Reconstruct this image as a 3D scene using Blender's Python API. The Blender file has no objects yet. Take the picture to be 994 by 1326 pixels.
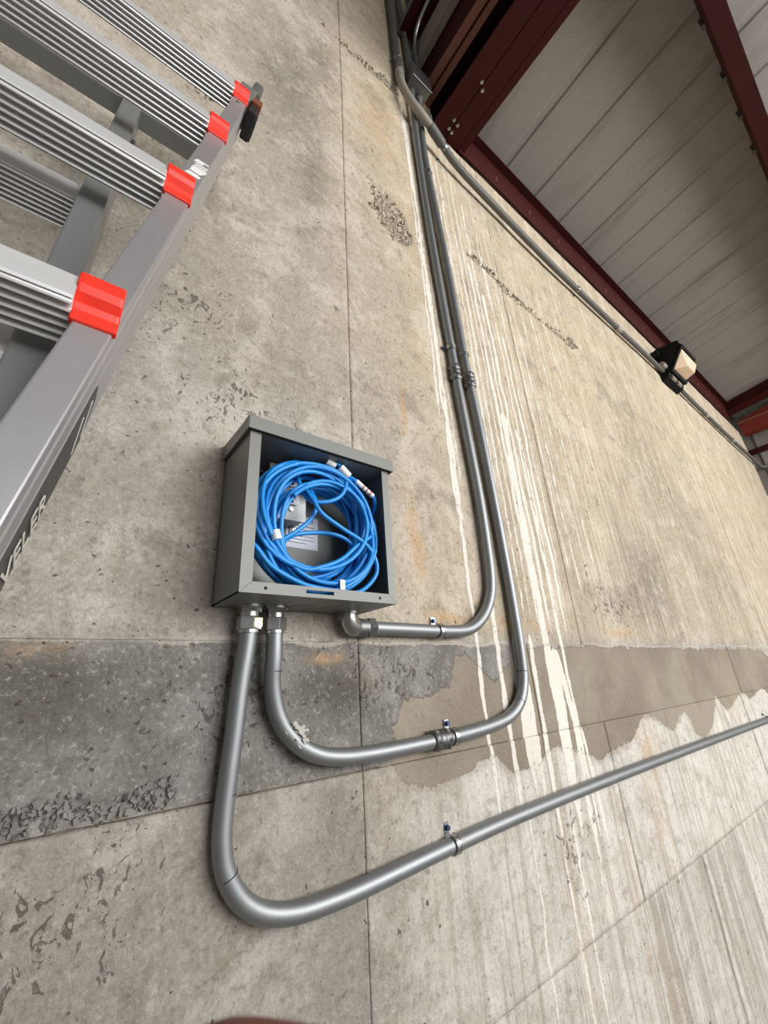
import bpy, bmesh, math, random
import numpy as np
from mathutils import Vector, Matrix

# ------------------------------------------------------------------ camera, world, lights
D, H = 0.762, 0.0            # camera distance from the wall; heights are measured from the camera, the floor lies at -1.5
sc = bpy.context.scene
col = sc.collection
sc.view_settings.view_transform = 'Standard'
sc.view_settings.look = 'None'
sc.view_settings.gamma = 1.0
sc.view_settings.use_curve_mapping = False
sc.view_settings.exposure = 0.18

cam_d = bpy.data.cameras.new('camera')
cam = bpy.data.objects.new('camera', cam_d)
col.objects.link(cam)
cam_d.sensor_fit = 'VERTICAL'
cam_d.sensor_height = 24.0
cam_d.lens = 24.0 * 542.0 / 1326.0
cam_d.clip_start = 0.003
cam_d.clip_end = 100.0
cr, cu, cw = Vector((.7932, -.6063, -.0563)), Vector((-.1888, -.3328, .9239)), Vector((.5789, .7222, .3784))
m = Matrix.Identity(4)
for i in range(3):
    m[i][0], m[i][1], m[i][2] = cr[i], cu[i], -cw[i]
m.translation = Vector((0, -D, H))
cam.matrix_world = m
cam_d.dof.use_dof = True
cam_d.dof.focus_distance = 1.3
cam_d.dof.aperture_fstop = 15.0
sc.camera = cam

world = bpy.data.worlds.new('world')
sc.world = world
world.use_nodes = True
bg = world.node_tree.nodes['Background']
bg.inputs[0].default_value = (0.93, 0.97, 1.0, 1)
bg.inputs[1].default_value = 0.15

def area(name, loc, rot, sx, sy, power, colr):
    l = bpy.data.lights.new(name, 'AREA')
    l.shape = 'RECTANGLE'; l.size = sx; l.size_y = sy; l.energy = power; l.color = colr
    o = bpy.data.objects.new(name, l); col.objects.link(o)
    o.location = loc; o.rotation_euler = rot
    return o
# daylight through the open side of the building, behind and to the right of the camera
area('bay_door_daylight', (4.6, -6.0, 1.7), (math.radians(86), 0, math.radians(27)), 10.0, 3.6, 960, (1.0, 0.99, 0.98))

# ------------------------------------------------------------------ helpers
rng = random.Random(7)
def srgb(r, g, b):
    f = lambda c: ((c/255)/12.92 if c/255 <= .04045 else ((c/255+.055)/1.055)**2.4)
    return (f(r), f(g), f(b), 1.0)

class G:
    """small node graph helper"""
    def __init__(s, name):
        s.m = bpy.data.materials.new(name); s.m.use_nodes = True
        s.t = s.m.node_tree; s.b = s.t.nodes['Principled BSDF']
    def n(s, kind, ins=None, **props):
        x = s.t.nodes.new(kind)
        for k, v in props.items(): setattr(x, k, v)
        for k, v in (ins or {}).items(): s.put(x.inputs[k], v)
        return x
    def put(s, sock, v):
        if isinstance(v, bpy.types.NodeSocket): s.t.links.new(v, sock)
        elif isinstance(v, bpy.types.Node): s.t.links.new(v.outputs[0], sock)
        else: sock.default_value = v
    def math(s, op, a, b=0.0, c=0.0, clamp=False):
        x = s.n('ShaderNodeMath', operation=op, use_clamp=clamp)
        s.put(x.inputs[0], a); s.put(x.inputs[1], b); s.put(x.inputs[2], c)
        return x.outputs[0]
    def mix(s, f, a, b, mode='MIX'):
        x = s.n('ShaderNodeMix', data_type='RGBA', blend_type=mode)
        s.put(x.inputs['Factor'], f); s.put(x.inputs['A'], a); s.put(x.inputs['B'], b)
        return x.outputs['Result']
    def step(s, v, lo, hi):
        x = s.n('ShaderNodeMapRange', interpolation_type='SMOOTHSTEP')
        s.put(x.inputs['Value'], v); x.inputs['From Min'].default_value = lo; x.inputs['From Max'].default_value = hi
        return x.outputs['Result']
    def pos(s): 
        return s.n('ShaderNodeNewGeometry').outputs['Position']
    def obj(s): return s.n('ShaderNodeTexCoord').outputs['Object']
    def scale(s, v, sc3):
        x = s.n('ShaderNodeMapping'); s.put(x.inputs['Vector'], v); x.inputs['Scale'].default_value = sc3
        return x.outputs[0]
    def noise(s, v, scale, detail=4.0, rough=.55, dist=0.0):
        x = s.n('ShaderNodeTexNoise', {'Vector': v, 'Scale': scale, 'Detail': detail, 'Roughness': rough, 'Distortion': dist})
        return x.outputs['Fac']
    def vor(s, v, scale, feature='F1', rnd=1.0):
        x = s.n('ShaderNodeTexVoronoi', {'Vector': v, 'Scale': scale, 'Randomness': rnd}, feature=feature)
        return x
    def attr(s, name):
        return s.n('ShaderNodeAttribute', attribute_name=name).outputs['Fac']
    def bump(s, h, strength=.3, dist=.01, normal=None):
        x = s.n('ShaderNodeBump', {'Height': h, 'Strength': strength, 'Distance': dist})
        if normal is not None: s.put(x.inputs['Normal'], normal)
        return x.outputs[0]
    def out(s, **k):
        names = {'color': 'Base Color', 'rough': 'Roughness', 'metal': 'Metallic', 'normal': 'Normal', 'spec': 'Specular IOR Level',
                 'emit': 'Emission Color', 'estr': 'Emission Strength', 'trans': 'Transmission Weight', 'coat': 'Coat Weight', 'aniso': 'Anisotropic', 'sss': 'Subsurface Weight'}
        for a, v in k.items(): s.put(s.b.inputs[names[a]], v)
        return s.m

def simple(name, c, rough=.5, metal=0.0, var=.12, nscale=20.0, bump=0.0, bscale=200.0, spec=.5, rvar=.0):
    g = G(name); p = g.pos()
    nz = g.noise(p, nscale, 4)
    dark = tuple(x*(1-var) for x in c[:3])+(1,)
    lite = tuple(min(1, x*(1+var)) for x in c[:3])+(1,)
    colr = g.mix(nz, dark, lite)
    k = dict(color=colr, metal=metal, spec=spec)
    k['rough'] = g.math('MULTIPLY_ADD', nz, rvar*2, rough-rvar) if rvar else rough
    if bump: k['normal'] = g.bump(g.noise(p, bscale, 3), bump, .002)
    return g.out(**k)

class MB:
    def __init__(s): s.v = []; s.f = []; s.sm = []
    def add(s, vs, fs, smooth=False):
        o = len(s.v); s.v += [tuple(v) for v in vs]
        for f in fs: s.f.append(tuple(i+o for i in f)); s.sm.append(smooth)
        return s
    def hexa(s, c):      # 8 corners: bottom 0-3 ccw, top 4-7
        return s.add(c, [(3,2,1,0),(4,5,6,7),(0,1,5,4),(1,2,6,5),(2,3,7,6),(3,0,4,7)])
    def box(s, x0, x1, y0, y1, z0, z1):
        return s.hexa([(x0,y0,z0),(x1,y0,z0),(x1,y1,z0),(x0,y1,z0),(x0,y0,z1),(x1,y0,z1),(x1,y1,z1),(x0,y1,z1)])
    def obox(s, o, a, b, c):   # origin corner and three edge vectors
        o, a, b, c = Vector(o), Vector(a), Vector(b), Vector(c)
        if a.cross(b).dot(c) < 0: a, b = b, a
        return s.hexa([o, o+a, o+a+b, o+b, o+c, o+a+c, o+a+b+c, o+b+c])
    def ring_tube(s, pts, rad, seg=12, caps=True, smooth=True, phase=0.0):
        pts = [Vector(p) for p in pts]; n = len(pts)
        rads = rad if isinstance(rad, (list, tuple)) else [rad]*n
        tans = [(pts[min(i+1, n-1)]-pts[max(i-1, 0)]).normalized() for i in range(n)]
        t0 = tans[0]; up = Vector((0, 1, 0)) if abs(t0.y) < .9 else Vector((0, 0, 1))
        nrm = (up - t0*up.dot(t0)).normalized()
        vs = []; fs = []
        for i in range(n):
            t = tans[i]; nrm = (nrm - t*nrm.dot(t)).normalized(); bn = t.cross(nrm)
            for k in range(seg):
                a = 2*math.pi*k/seg+phase
                vs.append(pts[i]+(nrm*math.cos(a)+bn*math.sin(a))*rads[i])
        for i in range(n-1):
            for k in range(seg):
                k2 = (k+1) % seg
                fs.append((i*seg+k, i*seg+k2, (i+1)*seg+k2, (i+1)*seg+k))
        s.add(vs, fs, smooth)
        if caps:
            s.add(vs[:seg], [tuple(reversed(range(seg)))]); s.add(vs[-seg:], [tuple(range(seg))])
        return s
    def cyl(s, a, b, r, seg=16, smooth=True, phase=0.0): return s.ring_tube([a, b], r, seg, True, smooth, phase)
    def extrude(s, poly, o, ex, ey, vec, smooth=False):   # closed 2-D profile swept along vec
        o, ex, ey, vec = Vector(o), Vector(ex), Vector(ey), Vector(vec)
        if ex.cross(ey).dot(vec) < 0: poly = list(reversed(poly))
        n = len(poly); a = [o+ex*p[0]+ey*p[1] for p in poly]; b = [q+vec for q in a]
        s.add(a+b, [(i, (i+1) % n, n+(i+1) % n, n+i) for i in range(n)], smooth)
        s.add(a, [tuple(reversed(range(n)))]); s.add(b, [tuple(range(n))])
        return s
    def build(s, name, mat, parent=None, bevel=0.0, bseg=2):
        me = bpy.data.meshes.new(name); me.from_pydata(s.v, [], s.f); me.update()
        me.polygons.foreach_set('use_smooth', s.sm)
        me.materials.append(mat)
        o = bpy.data.objects.new(name, me); col.objects.link(o)
        if parent: o.parent = parent
        if bevel:
            bm = bmesh.new(); bm.from_mesh(me); bmesh.ops.remove_doubles(bm, verts=bm.verts, dist=1e-6)
            ed = [e for e in bm.edges if len(e.link_faces) == 2 and e.calc_face_angle(0) > .6]
            bmesh.ops.bevel(bm, geom=ed, offset=bevel, segments=bseg, affect='EDGES', profile=.6)
            bm.to_mesh(me); bm.free()
        return o

def catmull(pts, sub=8):
    pts = [Vector(p) for p in pts]; P = [pts[0]*2-pts[1]]+pts+[pts[-1]*2-pts[-2]]
    out = []
    for i in range(1, len(P)-2):
        for k in range(sub):
            t = k/sub; a, b, c, d = P[i-1], P[i], P[i+1], P[i+2]
            out.append(.5*((2*b)+(c-a)*t+(2*a-5*b+4*c-d)*t*t+(3*b-a-3*c+d)*t**3))
    out.append(pts[-1]); return out

def tag(o, label=None, cat=None, group=None, kind=None):
    if label: o['label'] = label
    if cat: o['category'] = cat
    if group: o['group'] = group
    if kind: o['kind'] = kind
    return o
def empty(name, label=None, cat=None, group=None, kind=None):
    o = bpy.data.objects.new(name, None); o.empty_display_size = .05; col.objects.link(o)
    return tag(o, label, cat, group, kind)
def text_mesh(name, body, size, origin, xdir, ydir, mat, parent, depth=.0004, spacing=1.0, xscale=1.0):
    c = bpy.data.curves.new(name, 'FONT'); c.body = body; c.size = size; c.extrude = depth; c.space_character = spacing
    t = bpy.data.objects.new(name+'_t', c); col.objects.link(t)
    bpy.context.view_layer.update()
    me = bpy.data.meshes.new_from_object(t.evaluated_get(bpy.context.evaluated_depsgraph_get()))
    bpy.data.objects.remove(t)
    xd, yd = Vector(xdir).normalized(), Vector(ydir).normalized(); zd = xd.cross(yd)
    M = Matrix((( xd.x*xscale, yd.x, zd.x, origin[0]), (xd.y*xscale, yd.y, zd.y, origin[1]), (xd.z*xscale, yd.z, zd.z, origin[2]), (0,0,0,1)))
    me.transform(M); me.materials.clear(); me.materials.append(mat)
    o = bpy.data.objects.new(name, me); col.objects.link(o); o.parent = parent
    return o

# ------------------------------------------------------------------ numpy noise and wall fields
def vnoise(x, z, sc_, seed):
    X, Z = x*sc_, z*sc_; i, j = np.floor(X).astype(np.int64), np.floor(Z).astype(np.int64); fx, fz = X-i, Z-j
    fx, fz = fx*fx*(3-2*fx), fz*fz*(3-2*fz)
    def h(a, b):
        v = np.sin(a*127.1+b*311.7+seed*74.7)*43758.5453
        return v-np.floor(v)
    return (h(i, j)*(1-fx)+h(i+1, j)*fx)*(1-fz)+(h(i, j+1)*(1-fx)+h(i+1, j+1)*fx)*fz
def fbm(x, z, sc_, seed, oct_=4):
    s = 0; a = .5; t = 0
    for k in range(oct_): s = s+a*vnoise(x, z, sc_*2**k, seed+k*3.1); t += a; a *= .5
    return s/t
def sdpoly(x, z, poly):
    d = np.full(x.shape, 1e9); inside = np.zeros(x.shape, bool); n = len(poly)
    for i in range(n):
        ax, az = poly[i]; bx, bz = poly[(i+1) % n]
        ex, ez = bx-ax, bz-az; wx, wz = x-ax, z-az
        t = np.clip((wx*ex+wz*ez)/(ex*ex+ez*ez+1e-12), 0, 1)
        d = np.minimum(d, (wx-ex*t)**2+(wz-ez*t)**2)
        c = ((az <= z) & (bz > z)) | ((bz <= z) & (az > z))
        xi = ax+(z-az)/(bz-az+1e-12)*ex
        inside ^= c & (x < xi)
    return np.where(inside, 1, -1)*np.sqrt(d)
def blob(x, z, cx, cz, rx, rz): return np.exp(-(((x-cx)/rx)**2+((z-cz)/rz)**2))

DAMP = [(.811,.052),(.854,.055),(.888,.032),(.946,-.007),(1.02,.03),(1.105,.07),(1.226,.078),(1.458,.078),(1.936,.072),(2.45,.07),(3.6,.06),(3.9,-.05),
        (3.6,-.15),(3.394,-.189),(3.312,-.143),(3.023,-.186),(2.93,-.15),(2.855,-.157),(2.631,-.211),(2.575,-.19),(2.523,-.137),(2.45,-.2),(2.371,-.252),(2.244,-.283),
        (2.16,-.26),(2.156,-.217),(2.112,-.171),(2.03,-.2),(1.949,-.225),(1.891,-.206),(1.811,-.173),(1.758,-.156),(1.708,-.164),(1.65,-.2),(1.593,-.223),(1.455,-.233),
        (1.374,-.249),(1.302,-.22),(1.17,-.185),(1.087,-.211),(1.017,-.218),(.954,-.217),(.907,-.17),(.84,-.185),(.767,-.197),(.696,-.207),(.614,-.181),(.588,-.143),
        (.61,-.119),(.603,-.083),(.638,-.041),(.72,-.031),(.78,-.017)]
WHITE = [(.70,-.215),(.767,-.20),(.907,-.175),(.954,-.222),(1.17,-.19),(1.302,-.225),(1.374,-.254),(1.593,-.228),(1.708,-.169),(1.80,-.165),(1.949,-.23),(2.11,-.175),(2.16,-.265),
         (2.244,-.288),(2.371,-.257),(2.523,-.142),(2.64,-.215),(2.86,-.16),(3.3,-.15),(4.5,-.15),(6.4,-.10),(6.4,-1.5),(.2,-1.5),(.2,-.16),(.55,-.16),(.62,-.2)]
HC = {'a': [(.628,1.80),(.66,1.775),(.72,1.772),(.794,1.725),(.842,1.60),(.80,1.545),(.737,1.519),(.68,1.57),(.655,1.62),(.63,1.615),(.66,1.68),(.645,1.74)],
      'b': [(1.19,1.85),(1.28,1.835),(1.39,1.82),(1.467,1.775),(1.58,1.765),(1.69,1.758),(1.80,1.752),(1.905,1.762),(2.09,1.78),(2.13,1.75),(2.04,1.70),(1.9,1.715),(1.69,1.735),
            (1.55,1.735),(1.45,1.735),(1.39,1.79),(1.28,1.80),(1.2,1.80)],
      'c': [(-.03,1.631),(.017,1.663),(.096,1.622),(.085,1.56),(.05,1.525),(.0,1.54)],
      'd': [(.40,2.66),(.55,2.655),(.70,2.69),(.86,2.75),(.86,2.67),(.70,2.635),(.55,2.625),(.40,2.64)],
      'e': [(-.20,-.10),(-.08,-.118),(-.005,-.123),(.037,-.116),(.065,-.112),(.089,-.134),(.137,-.125),(.18,-.111),(.191,-.132),(.16,-.146),(.03,-.147),(-.2,-.147)]}
# white run marks: x centre at top, x at bottom, z top, z bottom, half width
DRIPS = [(.905,.893,.9,-.36,.006),(.985,.975,.95,-.36,.0075),(1.05,1.045,.10,-.30,.010),(1.092,1.078,.12,-.34,.008),(1.135,1.12,.12,-.45,.007),(1.065,1.060,.02,-.26,.012),
         (1.228,1.21,.95,-.42,.013),(1.245,1.222,.08,-.33,.014),(1.262,1.30,.08,-.26,.010),(1.298,1.30,.9,-.46,.006),(1.285,1.27,-.05,-.5,.008),(1.32,1.335,-.14,-.5,.006),
         (.872,.868,2.6,.75,.0035),(.883,.892,2.5,.45,.006),(.897,.905,1.9,.4,.003),(.912,.925,2.2,.5,.003),(1.10,1.10,1.6,.2,.0035),(1.125,1.13,1.9,.12,.004),(1.16,1.165,2.3,.15,.003),(1.19,1.20,1.75,.12,.006),
         (1.22,1.235,2.2,.12,.004),(1.255,1.26,1.6,.1,.007),(1.31,1.315,1.9,.1,.004),(1.345,1.35,1.4,.1,.006),(1.38,1.38,1.7,.3,.003),(1.44,1.45,1.6,.3,.003),(1.50,1.50,1.5,.2,.004),(1.57,1.57,1.72,.35,.003),
         (1.65,1.65,1.7,.3,.004),(1.78,1.78,1.7,.5,.003),(1.07,1.075,2.4,1.2,.0035),(1.03,1.06,2.5,1.3,.003),(1.3,1.3,2.3,1.5,.003),(1.42,1.42,2.4,1.6,.003),(1.60,1.60,2.3,1.8,.003),
         (1.70,1.70,-.2,-.7,.004),(1.12,1.11,-.4,-.95,.004),(1.0,.99,-.3,-.75,.004),(1.18,1.17,-.35,-.9,.004)]
def fields(x, z):
    F = {}
    F['damp'] = np.clip(sdpoly(x, z, DAMP), -.2, .2)
    F['white'] = np.clip(sdpoly(x, z, WHITE), -.3, .3)
    dr = np.full(x.shape, -.05)
    wk = 1.18
    for i, (xa, xb, z1, z0, w) in enumerate(DRIPS):
        near = (x > min(xa, xb)-.06) & (x < max(xa, xb)+.06) & (z < z1+.02) & (z > z0-.12)
        if not near.any(): continue
        xx, zz = x[near], z[near]; t = np.clip((z1-zz)/(z1-z0), 0, 1)
        wob = (vnoise(zz*0+i*7.3, zz, 9, i)-.5)*.010+(vnoise(zz*0+i*3.3, zz, 30, i+9)-.5)*.005
        wv = wk*w*(.75+.6*vnoise(zz*0+i*1.7, zz, 14, i+4))
        end = np.minimum(np.clip((z1-zz)/.03, -1, 1), np.clip((zz-z0)/.10, -1, 1))
        dr[near] = np.maximum(dr[near], wv*np.minimum(1, end+.0)-np.abs(xx-(xa+(xb-xa)*t+wob)) - np.where(end < 0, .02, 0))
    F['drip'] = dr
    dk = .95*blob(x, z, .0, .03, .10, .055)+.5*blob(x, z, .06, -.03, .14, .06)+.9*blob(x, z, .44, .0, .075, .045)+.55*blob(x, z, .50, -.01, .05, .05)
    dk += .30*blob(x, z, .0, -.36, .16, .10)+.35*blob(x, z, .16, -.12, .08, .03)+.6*blob(x, z, .30, 1.95, .14, .35)+.45*blob(x, z, .40, 1.5, .06, .22)+.30*blob(x, z, .05, .86, .25, .25)+.35*blob(x, z, -.1, .36, .2, .1)
    dk += .55*blob(x, z, 2.15, .35, .25, .28)+.4*blob(x, z, 2.6, 1.2, .35, .6)+.35*blob(x, z, 1.75, .25, .25, .1)+.4*blob(x, z, .45, 2.35, .1, .25)+.3*blob(x, z, 3.2, .6, .5, .5)
    F['dark'] = dk
    ru = .8*blob(x, z, .71, .75, .012, .12)+.55*blob(x, z, .70, .42, .035, .14)+.6*blob(x, z, .72, .30, .03, .10)+1.0*blob(x, z, .80, .142, .09, .022)+1.0*blob(x, z, 1.04, .138, .06, .02)
    ru += .45*blob(x, z, 1.2, .135, .06, .02)+.8*blob(x, z, 1.72, .13, .12, .022)+.6*blob(x, z, 1.71, -.27, .09, .09)+.4*blob(x, z, 1.66, -.45, .07, .12)
    ru += .9*blob(x, z, .45, .052, .05, .012)+.5*blob(x, z, .55, .02, .025, .02)+.5*blob(x, z, .0, .07, .06, .012)+.55*blob(x, z, .70, 2.25, .12, .30)+.3*blob(x, z, .78, 1.70, .04, .06)
    ru += .3*blob(x, z, 1.42, -.6, .03, .3)+.35*blob(x, z, 1.12, -.5, .04, .25)+.35*blob(x, z, 2.75, -.2, .06, .12)+.35*blob(x, z, 1.5, -.85, .05, .2)
    F['rust'] = ru
    lift = np.clip((z-.084)/.05, 0, 1)
    right = np.clip((x-.35)/.55, 0, 1)
    up = np.clip((z-.5)/1.4, 0, 1)
    F['warm'] = np.clip(.15+.50*right*lift+.35*up+.10*right-.2*(z < .084)*(z > -.15), 0, 1)
    F['band'] = np.clip(np.minimum((.084-z), (z+.152))/.006, -1, 1)*np.clip((1.15-x)/.25, 0, 1)
    F['streak'] = np.clip((x-.75)/.35, 0, 1)*np.clip(lift+(z < -.16)*1.0, 0, 1)
    F['strk2'] = np.clip((x-1.0)/.5, 0, 1)*np.clip((-.58-z)/.03, 0, 1)
    F['wfade'] = np.clip((x-.40)/.55, 0, 1)*np.clip(.75+(x-.5)*.5, 0, 1)
    F['bleed'] = np.exp(-((z-.084-(fbm(x, z*0, 12, 41, 3)-.5)*.02)/.0055)**2)*(.5+.8*vnoise(x, z*0, 9, 33))
    F['crack'] = np.maximum.reduce([blob(x, z, *b) for b in ((.03,-.27,.07,.10),(.12,-.24,.05,.16),(.10,-.34,.07,.06),(1.15,-.42,.10,.14),(1.75,.22,.22,.10),(.1,.75,.12,.12),(.25,.55,.15,.1),(.30,.0,.1,.1),(.62,.02,.14,.07),(1.62,.3,.12,.1))])
    return F

def disp(x, z):
    """relief of the concrete face; positive = towards the room"""
    y = (fbm(x, z, 2.2, 3, 3)-.5)*.006+(fbm(x, z, 14, 5, 3)-.5)*.0022+(fbm(x, z, 60, 8, 2)-.5)*.0010
    for k, pg in HC.items():
        s = sdpoly(x, z, pg); s = s+(fbm(x, z, 30, 11, 3)-.5)*.03
        y = y-np.clip((s+.004)/.012, 0, 1)*(.013 if k != 'e' else .007)*(.5+.8*vnoise(x, z, 70, 21))
    low = (z < -.152)
    y = y+low*(.002)-(z > .084)*.001
    return y

# ------------------------------------------------------------------ materials
def concrete_material():
    g = G('weathered_board_formed_concrete'); p = g.pos()
    mul = lambda a, b: g.math('MULTIPLY', a, b)
    n1 = g.noise(p, 2.6, 6, .6); n2 = g.noise(p, 11, 7, .66, .5); n3 = g.noise(p, 55, 6, .66); n4 = g.noise(p, 230, 4, .65)
    nb = g.noise(p, 5.0, 8, .70, .25); nc = g.noise(p, 3.6, 9, .72, .3); nd = g.noise(p, 24, 6, .7, .3)
    warm = g.math('ADD', g.attr('warm'), g.math('MULTIPLY_ADD', n1, .7, -.35), clamp=True)
    c = g.mix(warm, srgb(168, 163, 156), srgb(194, 180, 157))
    # broad mottling: chalky blooms and dirty clouds with ragged edges
    c = g.mix(mul(g.step(nb, .47, .60), .60), c, g.mix(warm, srgb(204, 200, 195), srgb(216, 205, 187)))
    c = g.mix(mul(g.step(nc, .55, .67), .55), c, srgb(140, 132, 121))
    c = g.mix(mul(g.step(n2, .53, .66), .45), c, srgb(140, 131, 119))
    c = g.mix(mul(g.step(nd, .52, .66), .40), c, srgb(204, 198, 188))
    c = g.mix(mul(g.step(n3, .53, .68), .42), c, srgb(112, 104, 94))
    c = g.mix(mul(g.step(n3, .46, .30), .35), c, srgb(216, 210, 200))
    # board-form streaks, running down the wall
    st = g.noise(g.scale(p, (1, 1, .030)), 46, 4, .62); st2 = g.noise(g.scale(p, (1, 1, .045)), 16, 4, .6)
    sk = g.attr('streak')
    c = g.mix(mul(g.step(st, .50, .66), mul(sk, .60)), c, srgb(222, 212, 194))
    c = g.mix(mul(g.step(st, .46, .30), mul(sk, .40)), c, srgb(156, 142, 121))
    c = g.mix(mul(g.step(st2, .52, .70), mul(sk, .45)), c, srgb(170, 157, 135))
    # bleached lower right
    wz = g.math('ADD', g.attr('white'), g.math('ADD', g.math('MULTIPLY_ADD', n3, .06, -.03), g.math('MULTIPLY_ADD', n2, .10, -.05)))
    wm = mul(g.step(wz, -.010, .014), g.step(g.math('ADD', g.attr('wfade'), g.math('MULTIPLY_ADD', nb, 1.2, -.6)), .1, .9))
    wc = g.mix(g.step(n2, .40, .66), srgb(218, 215, 209), srgb(202, 197, 188))
    wc = g.mix(mul(g.step(st, .50, .64), .62), wc, srgb(172, 164, 151))
    wc = g.mix(mul(g.step(st, .46, .33), .45), wc, srgb(228, 226, 220))
    wc = g.mix(mul(g.attr('strk2'), mul(g.step(st2, .46, .60), .60)), wc, srgb(160, 154, 144))
    wc = g.mix(mul(g.step(nd, .52, .64), .60), wc, srgb(166, 162, 154))
    wc = g.mix(mul(g.step(n3, .56, .70), .35), wc, srgb(140, 134, 126))
    c = g.mix(mul(wm, .94), c, wc)
    # grey middle lift
    bd = g.step(g.attr('band'), 0.0, .9)
    bcol = g.mix(g.step(n2, .40, .62), srgb(150, 148, 144), srgb(124, 122, 117))
    bcol = g.mix(mul(g.step(nc, .46, .62), .6), bcol, srgb(116, 114, 108))
    bcol = g.mix(mul(g.step(nd, .52, .66), .5), bcol, srgb(168, 166, 162))
    bcol = g.mix(mul(g.step(n3, .54, .68), .5), bcol, srgb(96, 93, 88))
    c = g.mix(mul(bd, .92), c, bcol)
    # smooth skim-coat patch
    dz = g.math('ADD', g.attr('damp'), g.math('ADD', g.math('MULTIPLY_ADD', n3, .030, -.015), g.math('MULTIPLY_ADD', n2, .05, -.025)))
    dm = g.step(dz, -.002, .003)
    dc = g.mix(g.step(n1, .38, .62), srgb(144, 133, 119), srgb(166, 157, 142))
    dc = g.mix(mul(n2, .5), dc, srgb(150, 141, 128))
    dc = g.mix(mul(g.step(nc, .50, .70), .5), dc, srgb(132, 121, 107))
    dc = g.mix(mul(g.step(n3, .60, .72), .4), dc, srgb(116, 105, 92))
    c = g.mix(dm, c, dc)
    # pale mortar line bled along the middle pour joint
    c = g.mix(mul(g.step(g.math('ADD', g.attr('bleed'), g.math('MULTIPLY_ADD', nd, .9, -.45)), .45, .75), .55), c, srgb(206, 199, 188))
    # dark grime, rust
    dk = g.math('MULTIPLY', g.attr('dark'), g.step(g.math('ADD', nd, mul(g.attr('dark'), .24)), .42, .68), clamp=True)
    c = g.mix(mul(dk, .85), c, srgb(100, 97, 90))
    ru = g.math('MULTIPLY', g.attr('rust'), g.step(g.math('ADD', g.noise(p, 26, 6, .68, .5), mul(g.attr('rust'), .15)), .42, .66), clamp=True)
    c = g.mix(mul(ru, .70), c, srgb(202, 165, 120))
    # efflorescence runs
    dr = g.step(g.math('ADD', g.attr('drip'), g.math('ADD', g.math('MULTIPLY_ADD', n3, .011, -.0055), g.math('MULTIPLY_ADD', nd, .008, -.004))), -.0012, .0018)
    c = g.mix(mul(dr, .94), c, g.mix(n2, srgb(240, 237, 230), srgb(222, 216, 206)))
    # pits and chipped crusts: ragged, not round; shade inside the holes put into the colour
    nodm = g.math('SUBTRACT', 1, mul(dm, .8))
    wp = g.n('ShaderNodeVectorMath', {0: p, 1: g.n('ShaderNodeVectorMath', {0: g.n('ShaderNodeTexNoise', {'Vector': p, 'Scale': 70.0, 'Detail': 3.0}).outputs['Color'], 'Scale': .016}, operation='SCALE').outputs[0]}, operation='ADD').outputs[0]
    vo = g.vor(g.scale(wp, (1.5, 1, .75)), 24); sep = g.n('ShaderNodeSeparateColor', {'Color': vo.outputs['Color']})
    pit = g.step(g.math('SUBTRACT', mul(g.math('POWER', sep.outputs[0], 6.0), .15), vo.outputs['Distance']), .0, .015)
    vs = g.vor(g.scale(wp, (.8, 1, 1.25)), 85); sep2 = g.n('ShaderNodeSeparateColor', {'Color': vs.outputs['Color']})
    sp = g.step(g.math('SUBTRACT', mul(g.math('POWER', sep2.outputs[1], 6.0), .27), vs.outputs['Distance']), .0, .04)
    isl = g.noise(g.scale(p, (1.0, 1, .7)), 46, 4, .6, 1.6)
    ck = g.step(g.math('ADD', g.math('SUBTRACT', isl, .690), g.math('ADD', mul(g.attr('crack'), .14), g.math('MULTIPLY_ADD', g.noise(p, 6.5, 3), .22, -.12))), .0, .012)
    allp = mul(g.math('MAXIMUM', g.math('MAXIMUM', pit, mul(sp, .9)), mul(ck, .8)), nodm)
    c = g.mix(mul(allp, .80), c, srgb(74, 64, 56))
    n5 = g.noise(p, 120, 5, .7)
    c = g.mix(mul(g.step(n5, .54, .66), mul(nodm, .26)), c, srgb(108, 100, 90))
    c = g.mix(mul(g.step(n5, .45, .34), mul(nodm, .30)), c, srgb(222, 217, 208))
    # value grain
    c = g.mix(.75, c, g.mix(n4, srgb(70, 69, 68), srgb(205, 204, 203)), 'SOFT_LIGHT')
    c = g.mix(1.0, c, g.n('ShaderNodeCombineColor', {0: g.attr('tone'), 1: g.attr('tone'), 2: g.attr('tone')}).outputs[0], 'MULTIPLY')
    h = g.math('ADD', mul(n3, .55), mul(n4, .25))
    h = g.math('ADD', g.math('ADD', h, mul(nd, .5)), mul(n5, .35))
    h = g.math('ADD', h, mul(st, mul(sk, .25)))
    h = mul(h, g.math('SUBTRACT', 1, mul(dm, .7)))
    h = g.math('SUBTRACT', h, mul(allp, .8))
    h = g.math('ADD', h, mul(dr, .3))
    return g.out(color=c, rough=g.math('MULTIPLY_ADD', dm, -.12, .9), spec=.2, normal=g.bump(h, .70, .007))
M = {}
M['concrete'] = concrete_material()
M['joint'] = simple('dirty_concrete_joint', srgb(140, 128, 112), .95, var=.3)
M['stone'] = simple('exposed_aggregate_stone', srgb(176, 166, 150), .9, var=.35, nscale=60)
M['stone_dark'] = simple('grey_broken_concrete', srgb(120, 117, 112), .9, var=.3, nscale=60)
M['box'] = simple('grey_enclosure_paint', srgb(116, 118, 113), .42, var=.05, nscale=12, bump=.08, bscale=600)
M['emt'] = simple('galvanised_steel_conduit', srgb(142, 145, 147), .50, .82, .10, 35, rvar=.06)
M['emt_dull'] = simple('dull_zinc_fitting', srgb(118, 119, 119), .46, .9, .15, 90, rvar=.08)
M['zinc'] = simple('bright_zinc_plate', srgb(178, 179, 178), .30, 1.0, .06, 60)
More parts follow.
